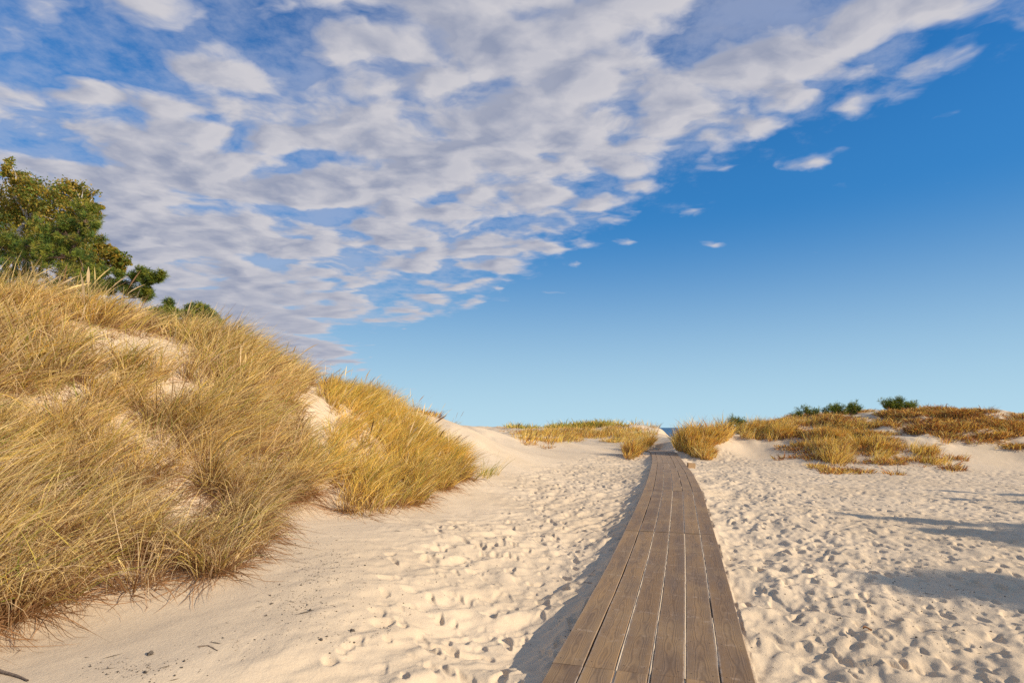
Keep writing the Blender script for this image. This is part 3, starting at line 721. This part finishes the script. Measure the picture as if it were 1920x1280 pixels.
pine('dense dark green pine in front of the birch behind the left dune', 13.5, (95, 620), (160, 385),
     [(160,395,16,0,8),(165,420,18,0,9),(120,420,22,0,10),(85,435,22,0,9),(140,450,30,0,16),(100,470,36,0,20),(50,470,34,.3,20),(10,465,34,.3,20),(175,445,14,-.2,5),(178,430,8,-.2,4),(60,500,30,0,12),(20,505,30,0,14),(150,495,26,-.2,12),(120,500,34,0,16),(170,540,18,-.3,9),(150,525,24,-.3,12),(60,545,34,.2,18),(10,555,34,.2,18),(110,560,26,.1,12),(-40,470,40,.5,18),(130,535,22,0,10)],
     [(20,470,.3),(165,420,-.1),(170,530,-.3),(85,430,0),(-40,470,.5)], cols=PNB, r0=.12)
pine('young pine holding one long bare branch out past the birch', 12.5, (205, 640), (190, 535),
     [(190,530,14,0,6),(205,545,12,0,6),(222,520,7,0,4),(195,515,8,0,3),(172,548,14,0,7),(232,535,8,0,3),(256,519,7,-.2,4),(270,514,6,-.2,4),(290,522,9,-.3,6),(300,520,5,-.3,3),(275,530,9,-.2,5),(272,548,8,-.2,4),(264,560,8,-.1,4),(278,556,6,-.1,4),(240,552,10,0,5),(250,524,6,-.1,3)],
     [(296,521,-.3),(270,558,-.1),(222,522,0)], per=8, r0=.06, cols=PN)
SAP = 'young pines peeping over the left dune crest'
pine('slim young pine tip poking over the grass of the left crest', 12.2, (316, 640), (316, 568), [(316,572,4,0,3),(316,582,8,0,5),(310,592,13,0,7),(322,594,11,0,6),(290,590,8,0,4),(314,606,14,0,6)], [], per=7, r0=.03, group=SAP)
pine('bushy young pine standing last along the left crest', 12.6, (375, 665), (372, 578), [(372,580,6,0,4),(380,585,9,0,6),(390,596,10,0,6),(360,592,12,0,7),(355,604,14,0,7),(395,606,11,0,6),(405,612,10,0,5),(375,604,18,0,9),(350,612,12,0,6),(372,618,22,0,10)], [(395,600,0),(352,605,0)], per=8, r0=.035, group=SAP)
# shrubs on the right dune crest
RB = 'green pine shrubs on the right dune crest'
def shrub(label, Y, lobes, cols=PN, wd=.018, L=.16, per=4, nl=16):
    u = sum(l[0] for l in lobes)/len(lobes); v = max(l[1]+l[2] for l in lobes)
    b = np.array(at(u, v, Y)); g = float(gridz(b[:1], b[1:2])[0]); off = np.array([b[0], b[1], g])
    root = empty('pine_shrub', off); tag(root, label, 'shrub', RB)
    cc, rr = clusters_from_lobes([(a, q+6, c*.52, d, e) for a, q, c, d, e in lobes], Y, .9)
    up = cc[RS.rand(len(cc)) < .5]; up = up+np.stack([RS.normal(0, .12, len(up)), RS.normal(0, .1, len(up)), RS.uniform(.08, .26, len(up))], 1)
    cc = np.vstack([cc, up]); rr = np.append(rr, np.full(len(up), .07))
    LL = [limb((b[0]+random.gauss(0, .15), b[1], g-.1), c, .02, .006, .05, k, 4, .05) for k, c in enumerate(cc)]
    V, F = tubes(LL); mesh_np('stem', np.array(V)-off, F, M_BARK, root, True)
    p, d = shoots_at(cc, rr, per); d /= np.linalg.norm(d, axis=1)[:, None]
    V, F, c = needles(p, d, nl, L, wd, cols); mesh_np('crown', V-off, F, M_NEEDLE, root, color=c)
shrub('round dark green shrub just left of the scrubby top of the right dune', 35, [(1380,784,7,0,8),(1372,790,6,0,6),(1390,788,6,0,6),(1386,792,8,0,6),(1397,789,3,0,3)])
shrub('low spread green shrub on the crest above the golden tufts', 35, [(1500,771,8,0,7),(1512,766,7,0,7),(1522,770,7,0,6),(1490,773,5,0,3),(1530,772,5,0,3)])
shrub('green shrub in the middle of the crest row, wider than its taller neighbour', 34, [(1550,768,6,0,5),(1562,765,8,0,7),(1573,763,7,0,6),(1580,768,6,0,4)])
shrub('pointed green shrub beside the wide one on the crest', 34, [(1599,758,7,0,7),(1608,762,6,0,5),(1592,764,6,0,5),(1603,768,7,0,5)])
shrub('largest green shrub, highest on the right dune crest', 32, [(1672,752,8,0,8),(1667,760,10,0,9),(1685,757,11,0,10),(1700,757,9,0,8),(1714,758,7,0,6),(1688,748,5,0,4),(1658,756,5,0,4),(1680,765,12,0,8),(1705,762,8,0,5)])
# ------------------------------------------------------------------ pines standing out of view to the right (they throw the long shadows)
SUN_AZ, SUN_EL = math.radians(113), math.radians(24)
SD = np.array([math.sin(SUN_AZ)*math.cos(SUN_EL), math.cos(SUN_AZ)*math.cos(SUN_EL), math.sin(SUN_EL)])
def shade_tree(label, sx, sy, H, lobes, dens=1.):
    """a pine whose top throws its shadow's tip on (sx, sy)"""
    k = H/SD[2]; x, y = sx+SD[0]*k, sy+SD[1]*k
    g = float(gridz(np.array([x]), np.array([y]))[0]); root = empty('tall_pine_tree', (x, y, g)); tag(root, label, 'tree', 'pines standing out of view to the right')
    cc, rr = [], []
    for (dx, dy, fz, r, n) in lobes:
        for i in range(int(n*dens)):
            d = RS.normal(size=3); d /= np.linalg.norm(d); cc.append(np.array([dx, dy, fz*H])+d*r*RS.rand()**.33*np.array([1, 1, .6])); rr.append(r*RS.uniform(.25, .4))
    cc = np.array(cc); rr = np.array(rr)
    P_, R_ = limb((0, 0, -.1), (0, 0, H*.97), .16, .02, 0, 5, 9, .01); LL = [(P_, R_)]
    for k2, c in enumerate(cc):
        q = min(P_, key=lambda p: (p-Vector(c)).length+max(0, p.z-c[2]+.3)); LL.append(limb(q, c, .03, .006, .05, k2, 4, .04))
    V, F = tubes(LL); mesh_np('trunk', V, F, M_BARK, root, True)
    p, d = shoots_at(cc, rr*1.15, 18); d /= np.linalg.norm(d, axis=1)[:, None]
    V, F, c = needles(p, d, 20, .13, .026, PN); mesh_np('crown', V, F, M_NEEDLE, root, color=c)
shade_tree('tall pine out of view whose tip shadow reaches farthest left', 6.3, 11.3, 7.2, [(0,0,.97,.12,5),(0,0,.90,.3,14),(0,0,.78,.6,18),(0,-.1,.68,.9,34),(0,0,.56,1.2,44),(0,0,.44,1.4,50),(0,0,.32,1.4,40)])
shade_tree('broad pine out of view whose crown shades the sand at the right edge', 7.2, 9.6, 6.6, [(0,0,.96,.35,16),(0,.1,.89,.8,44),(0,-.3,.82,1.1,50),(0,.1,.72,.9,34),(0,0,.60,1.2,44),(0,0,.46,1.3,50),(0,0,.32,1.3,40)])
shade_tree('slender pine out of view throwing the upper shadow streak', 11.5, 15.9, 7.5, [(0,0,.94,.14,5),(0,0,.84,.3,9),(0,0,.7,.45,16),(0,0,.55,.6,22),(0,0,.4,.7,24)])
shade_tree('slender pine out of view throwing the thin middle shadow streak', 10.5, 14.4, 7., [(0,0,.94,.12,5),(0,0,.84,.25,9),(0,0,.7,.4,16),(0,0,.55,.55,22),(0,0,.4,.6,24)])
shade_tree('loose thin crowned pine out of view dappling the near right sand', 4.3, 6.6, 6., [(0,0,.94,.4,12),(0,.2,.86,.9,24),(0,-.3,.74,1.2,30),(0,0,.55,1.1,16),(0,0,.4,1.2,22)], .8)
# ------------------------------------------------------------------ small things on the sand
def rock(name, u, v, r, mat, label, cat, seed=0, flat=.6, group=None):
    X, Y, Z, ok = hit([u], [v], 2.5, 60, 1500); rr = random.Random(seed)
    import bmesh
    bm = bmesh.new(); bmesh.ops.create_icosphere(bm, subdivisions=3, radius=1)
    for q in bm.verts:
        n = q.co.normalized(); k = 1+.25*math.sin(n.x*3+seed)+.2*math.sin(n.y*4.3+seed*2)+.16*math.sin(n.z*5+n.x*4+seed)
        q.co = Vector((n.x*k*r, n.y*k*r*.8, n.z*k*r*flat))
    me = bpy.data.meshes.new(name); bm.to_mesh(me); bm.free()
    for p in me.polygons: p.use_smooth = rr.random() < 0
    me.materials.append(mat); o = bpy.data.objects.new(name, me); COL.objects.link(o)
    zz = float(ground(X[:1], np.array([Y[0]]))[0]); o.location = (X[0], Y[0], zz+r*flat*.45); o.rotation_euler = (0, 0, rr.random()*6)
    tag(o, label, cat, group); return o
rock('bark_chip', 281, 1226, .020, M_CHIP, 'largest dark bark lump alone on the smooth sand below the grass', 'bark chip', 1)
rock('bark_chip', 272, 1262, .013, M_CHIP, 'dark bark lump directly below the largest one near the photo foot', 'bark chip', 4)
rock('bark_chip', 661, 1181, .018, M_CHIP, 'dark bark lump alone on the sand below the speckled drift', 'bark chip', 7)
rock('bark_chip', 602, 1205, .013, M_CHIP, 'smaller dark lump downhill to the left of the lone lump', 'bark chip', 9)
def twig(name, pts, r, label, mat=M_TWIG):
    u = [p[0] for p in pts]; v = [p[1] for p in pts]; X, Y, Z, ok = hit(u, v, 2.5, 60, 1500)
    zz = ground(X, Y); P_ = [Vector((X[i], Y[i], zz[i]+r*.6)) for i in range(len(pts))]
    V, F = tube(P_, [r*(1-.6*i/(len(pts)-1)) for i in range(len(pts))], 6); o = mesh_np(name, V, F, mat, smooth=True); tag(o, label, 'twig'); return o
twig('twig', [(-30, 1248), (5, 1262), (30, 1268), (52, 1278)], .012, 'pale bent twig lying at the bottom left corner of the sand')
twig('twig', [(372, 1212), (390, 1211), (408, 1220)], .005, 'short thin twig on smooth sand under the grass foot')
twig('twig', [(1110, 1098), (1095, 1092), (1119, 1060)], .004, 'thin straw twig caught in the shadow beside the boardwalk')
# fallen leaf
def leaf(u, v, label):
    X, Y, Z, ok = hit([u], [v], 2.5, 60, 1500); z = float(ground(X, Y)[0]); V, F = [], []
    n = 6
    for i in range(n+1):
        t = i/n; w = .022*math.sin(math.pi*min(1, t*.95+.03))
        for s in (-1, 0, 1): V.append((X[0]+(t-.5)*.075, Y[0]+s*w, z+.012+.014*abs(s)+.012*math.sin(t*5)))
    for i in range(n):
        for k in range(2): F.append((i*3+k, (i+1)*3+k, (i+1)*3+k+1, i*3+k+1))
    o = mesh_np('fallen_leaf', V, F, M_LEAFD, smooth=True); tag(o, label, 'leaf')
M_LEAFD = mat_plain('dry_brown_leaf', (.30, .15, .06), (.20, .09, .04), 40.)
leaf(1627, 1186, 'curled brown leaf lying on the sand right of the boardwalk')
# wooden stub beside the far boardwalk
X, Y, Z, ok = hit([1296], [877], 5, 60, 1500)
import bmesh
bm = bmesh.new(); bmesh.ops.create_cube(bm, size=1)
for q in bm.verts: q.co = Vector((q.co.x*.30, q.co.y*.12, q.co.z*.26))
bmesh.ops.bevel(bm, geom=bm.edges[:], offset=.012, segments=2, affect='EDGES')
bmesh.ops.subdivide_edges(bm, edges=[e for e in bm.edges if e.calc_length() > .1], cuts=2)
for q in bm.verts: q.co.x += .006*math.sin(q.co.z*40)
me = bpy.data.meshes.new('wooden_stub'); bm.to_mesh(me); bm.free(); me.materials.append(M_POST)
o = bpy.data.objects.new('wooden_stub', me); COL.objects.link(o); o.location = (X[0], Y[0], Z[0]+.06); o.rotation_euler = (.1, .06, .15)
tag(o, 'short raw wood stub half buried right of the far boardwalk', 'wood stub')
# litter of crumbs and straw bits: nobody could count it
def litter():
    U, Vv, S = [], [], []
    for (cu, cv, a, b, n) in [(620, 1060, 90, 60, 420), (560, 1130, 70, 50, 260), (260, 1255, 110, 28, 170), (640, 1180, 120, 50, 160), (860, 1010, 120, 60, 70), (760, 1100, 150, 80, 120), (1750, 1130, 170, 90, 520), (1600, 1060, 200, 110, 320), (1500, 1180, 160, 90, 200), (1800, 1000, 150, 60, 160), (1250, 960, 500, 100, 200), (1030, 1160, 90, 70, 60), (420, 1200, 90, 40, 60)]:
        k = RS.normal(size=(n, 2))*.5; U += list(cu+k[:, 0]*a); Vv += list(cv+k[:, 1]*b)
    U = np.array(U); Vv = np.array(Vv); ok0 = Vv < 1290; U = U[ok0]; Vv = Vv[ok0]
    X, Y, Z, ok = hit(U, Vv, 2.8, 60, 900)
    ok &= abs(path_dist(X, Y)) > BW/2+.05; X, Y = X[ok], Y[ok]; z = ground(X, Y); N = len(X)
    s = RS.lognormal(math.log(.0028), .45, N)*(1+Y*.05)
    long = RS.rand(N) < .22
    oct_ = np.array([(1, 0, 0), (0, 1, 0), (-1, 0, 0), (0, -1, 0), (0, 0, .8), (0, 0, -.8)])
    V = np.repeat(oct_[None], N, 0)*RS.uniform(.6, 1.2, (N, 6, 1)); V[:, :, 0] *= np.where(long, 5, 1)[:, None]; V[:, :, 1:] *= np.where(long, .4, 1)[:, None, None]
    a = RS.rand(N)*6.28; c, s_ = np.cos(a)[:, None], np.sin(a)[:, None]
    x = V[:, :, 0]*c-V[:, :, 1]*s_; y = V[:, :, 0]*s_+V[:, :, 1]*c; V = np.stack([x, y, V[:, :, 2]], 2)*s[:, None, None]+np.stack([X, Y, z+s*.3], 1)[:, None]
    T = np.array([(0, 1, 4), (1, 2, 4), (2, 3, 4), (3, 0, 4), (1, 0, 5), (2, 1, 5), (3, 2, 5), (0, 3, 5)])
    F = (T[None]+(np.arange(N)*6)[:, None, None]).reshape(-1, 3)
    o = mesh_np('bark_debris', V.reshape(-1, 3), F, M_CHIP); tag(o, 'dark crumbs of bark and needles strewn over the sand', 'debris', kind='stuff')
litter()
# ------------------------------------------------------------------ light
sun = bpy.data.lights.new('sun', 'SUN'); sun.energy = 5.0; sun.angle = math.radians(.6); sun.color = (1., .85, .66)
so = bpy.data.objects.new('sun', sun); COL.objects.link(so)
so.rotation_euler = Vector(SD).to_track_quat('Z', 'Y').to_euler()
wd = bpy.data.worlds.new('World'); wd.cycles.sampling_method = 'MANUAL'; wd.cycles.sample_map_resolution = 256; sc.world = wd; wd.use_nodes = True; nt = wd.node_tree; nt.nodes.clear(); w = NT(nt)
sky = w.n('ShaderNodeTexSky', sky_type='NISHITA', sun_disc=False, sun_elevation=SUN_EL, sun_rotation=SUN_AZ, altitude=0, air_density=1., dust_density=.3, ozone_density=3.)
STR = .12; K_ = 1/STR
skyc = w.n('ShaderNodeHueSaturation', {'Color': sky.outputs[0], 'Saturation': 1.35, 'Value': 1.0, 'Hue': .5}).outputs[0]
skyc = w.mix(1., skyc, (.62, .94, 1.12), 'MULTIPLY')
g = w.n('ShaderNodeTexCoord').outputs['Generated']
s3 = w.n('ShaderNodeSeparateXYZ', {0: g}); zc = w.m('MAXIMUM', s3.outputs[2], .03)
# clean sea air: pale blue towards the horizon
az = w.ss(s3.outputs[0], -.4, .75)
hz = tuple(c*K_ for c in (.47, .69, .80)); hz2 = tuple(c*K_ for c in (.045, .225, .53))
skyc = w.mix(w.ss(s3.outputs[2], .62, .20, .1, .92), skyc, hz2)
skyc = w.mix(w.ss(s3.outputs[2], .36, -.07, 0., 1.), skyc, hz)
px = w.m('DIVIDE', s3.outputs[0], zc); py = w.m('DIVIDE', s3.outputs[1], zc)
pp = w.n('ShaderNodeCombineXYZ', {0: px, 1: py, 2: 0.}).outputs[0]
zq = w.m('ADD', zc, .09)   # the layer curves down with the earth: less crowding far off
pq = w.n('ShaderNodeCombineXYZ', {0: w.m('DIVIDE', s3.outputs[0], zq), 1: w.m('DIVIDE', s3.outputs[1], zq), 2: 0.}).outputs[0]
def density(p):
    q = w.vm('ADD', p, (3.7, 1.9, 0.))
    wp = w.n('ShaderNodeTexNoise', {'Vector': q, 'Scale': 2.6, 'Detail': 4., 'Roughness': .55}).outputs[1]
    qq = w.vm('ADD', q, w.vm('SCALE', w.vm('SUBTRACT', wp, (.5, .5, .5)), scale=.26))
    n1 = w.noise(w.vm('MULTIPLY', qq, (.80, 1., 1.)), 6.0, 8, .52)
    vo = w.n('ShaderNodeTexVoronoi', {'Vector': w.vm('MULTIPLY', qq, (.8, 1.05, 1.)), 'Scale': 6.6, 'Smoothness': .4}, feature='SMOOTH_F1').outputs['Distance']
    big = w.noise(q, 1.5, 2, .5)
    d = w.m('ADD', w.m('MULTIPLY', n1, .95), w.m('MULTIPLY', w.m('SUBTRACT', .5, vo), .44))
    return w.m('ADD', d, w.m('MULTIPLY', w.m('SUBTRACT', big, .5), .35))
sp = w.n('ShaderNodeSeparateXYZ', {0: pp}); X_, Y_ = sp.outputs[0], sp.outputs[1]
# the sheet of cloud ends along a line running from upper right to the far left
e1 = w.m('ADD', X_, w.m('SUBTRACT', w.m('MULTIPLY', Y_, .58), 2.36))      # >0 : clear side
e1 = w.m('SUBTRACT', e1, w.ss(Y_, 2.7, 4.4, 0., .50))
cov = w.ss(e1, .22, -.85, -.30, .21)
cov = w.m('ADD', cov, w.m('MULTIPLY', w.ss(X_, -.4, -2.2, 0., .16), w.ss(Y_, 1.9, 2.8)))
cov = w.m('ADD', cov, w.m('MULTIPLY', w.ss(Y_, 5., 6.4, 0., -.45), w.ss(X_, -2.6, -1.6)))
cov = w.m('ADD', cov, w.m('MULTIPLY', w.ss(X_, -.2, -1.2), w.ss(Y_, 2.0, 1.3, 0., -.13)))
cov = w.m('ADD', cov, w.m('MULTIPLY', w.ss(Y_, 3.0, 4.2, 0., -.13), w.ss(X_, -2.4, -1.2)))
cov = w.m('ADD', cov, w.ss(Y_, .4, -.6, 0., -.2))
edg = w.m('MULTIPLY', w.ss(e1, -.5, .1), w.ss(e1, .9, .3))
cov = w.m('ADD', cov, w.m('MULTIPLY', edg, w.m('MULTIPLY', w.m('SUBTRACT', w.noise(w.vm('MULTIPLY', pq, (1., 1.5, 1.)), 2.9, 3), .47), .95)))
d0 = w.m('ADD', density(pq), cov)
dS = w.m('ADD', density(w.vm('ADD', pq, (.055, .02, 0.))), cov)
alpha = w.ss(d0, .44, .71)
cell = alpha
veil = w.m('ADD', w.noise(w.vm('ADD', pq, (7., 3., 0.)), 5.5, 8, .65), w.m('MULTIPLY', cov, .9))
alpha = w.m('MAXIMUM', alpha, w.ss(veil, .44, .80, 0., .45))
thick = w.ss(d0, .60, .98)
lit = w.m('ADD', .5, w.m('MULTIPLY', w.m('SUBTRACT', d0, dS), w.ss(Y_, 1.5, 5.5, 3.8, 1.5)), clamp=True)
wht = tuple(c*K_ for c in (.57, .56, .60)); gry = tuple(c*K_ for c in (.25, .29, .41))
shade = w.m('ADD', w.m('MULTIPLY', lit, .80), w.m('MULTIPLY', w.m('SUBTRACT', 1., thick), .28), clamp=True)
cc = w.mix(shade, gry, wht)
cc = w.mix(cell, tuple(c*K_ for c in (.50, .53, .64)), cc)
col = w.mix(w.m('MULTIPLY', alpha, w.ss(s3.outputs[2], .02, .10)), skyc, cc)
bg = w.n('ShaderNodeBackground', {0: col, 1: STR}).outputs[0]
nt.links.new(bg, w.n('ShaderNodeOutputWorld').inputs[0])
# ------------------------------------------------------------------ render settings
sc.view_settings.view_transform = 'Standard'; sc.view_settings.look = 'None'; sc.view_settings.exposure = .1; sc.view_settings.gamma = 1.
sc.render.engine = 'CYCLES'; sc.cycles.max_bounces = 6; sc.cycles.transparent_max_bounces = 4
sc.cycles.use_denoising = False
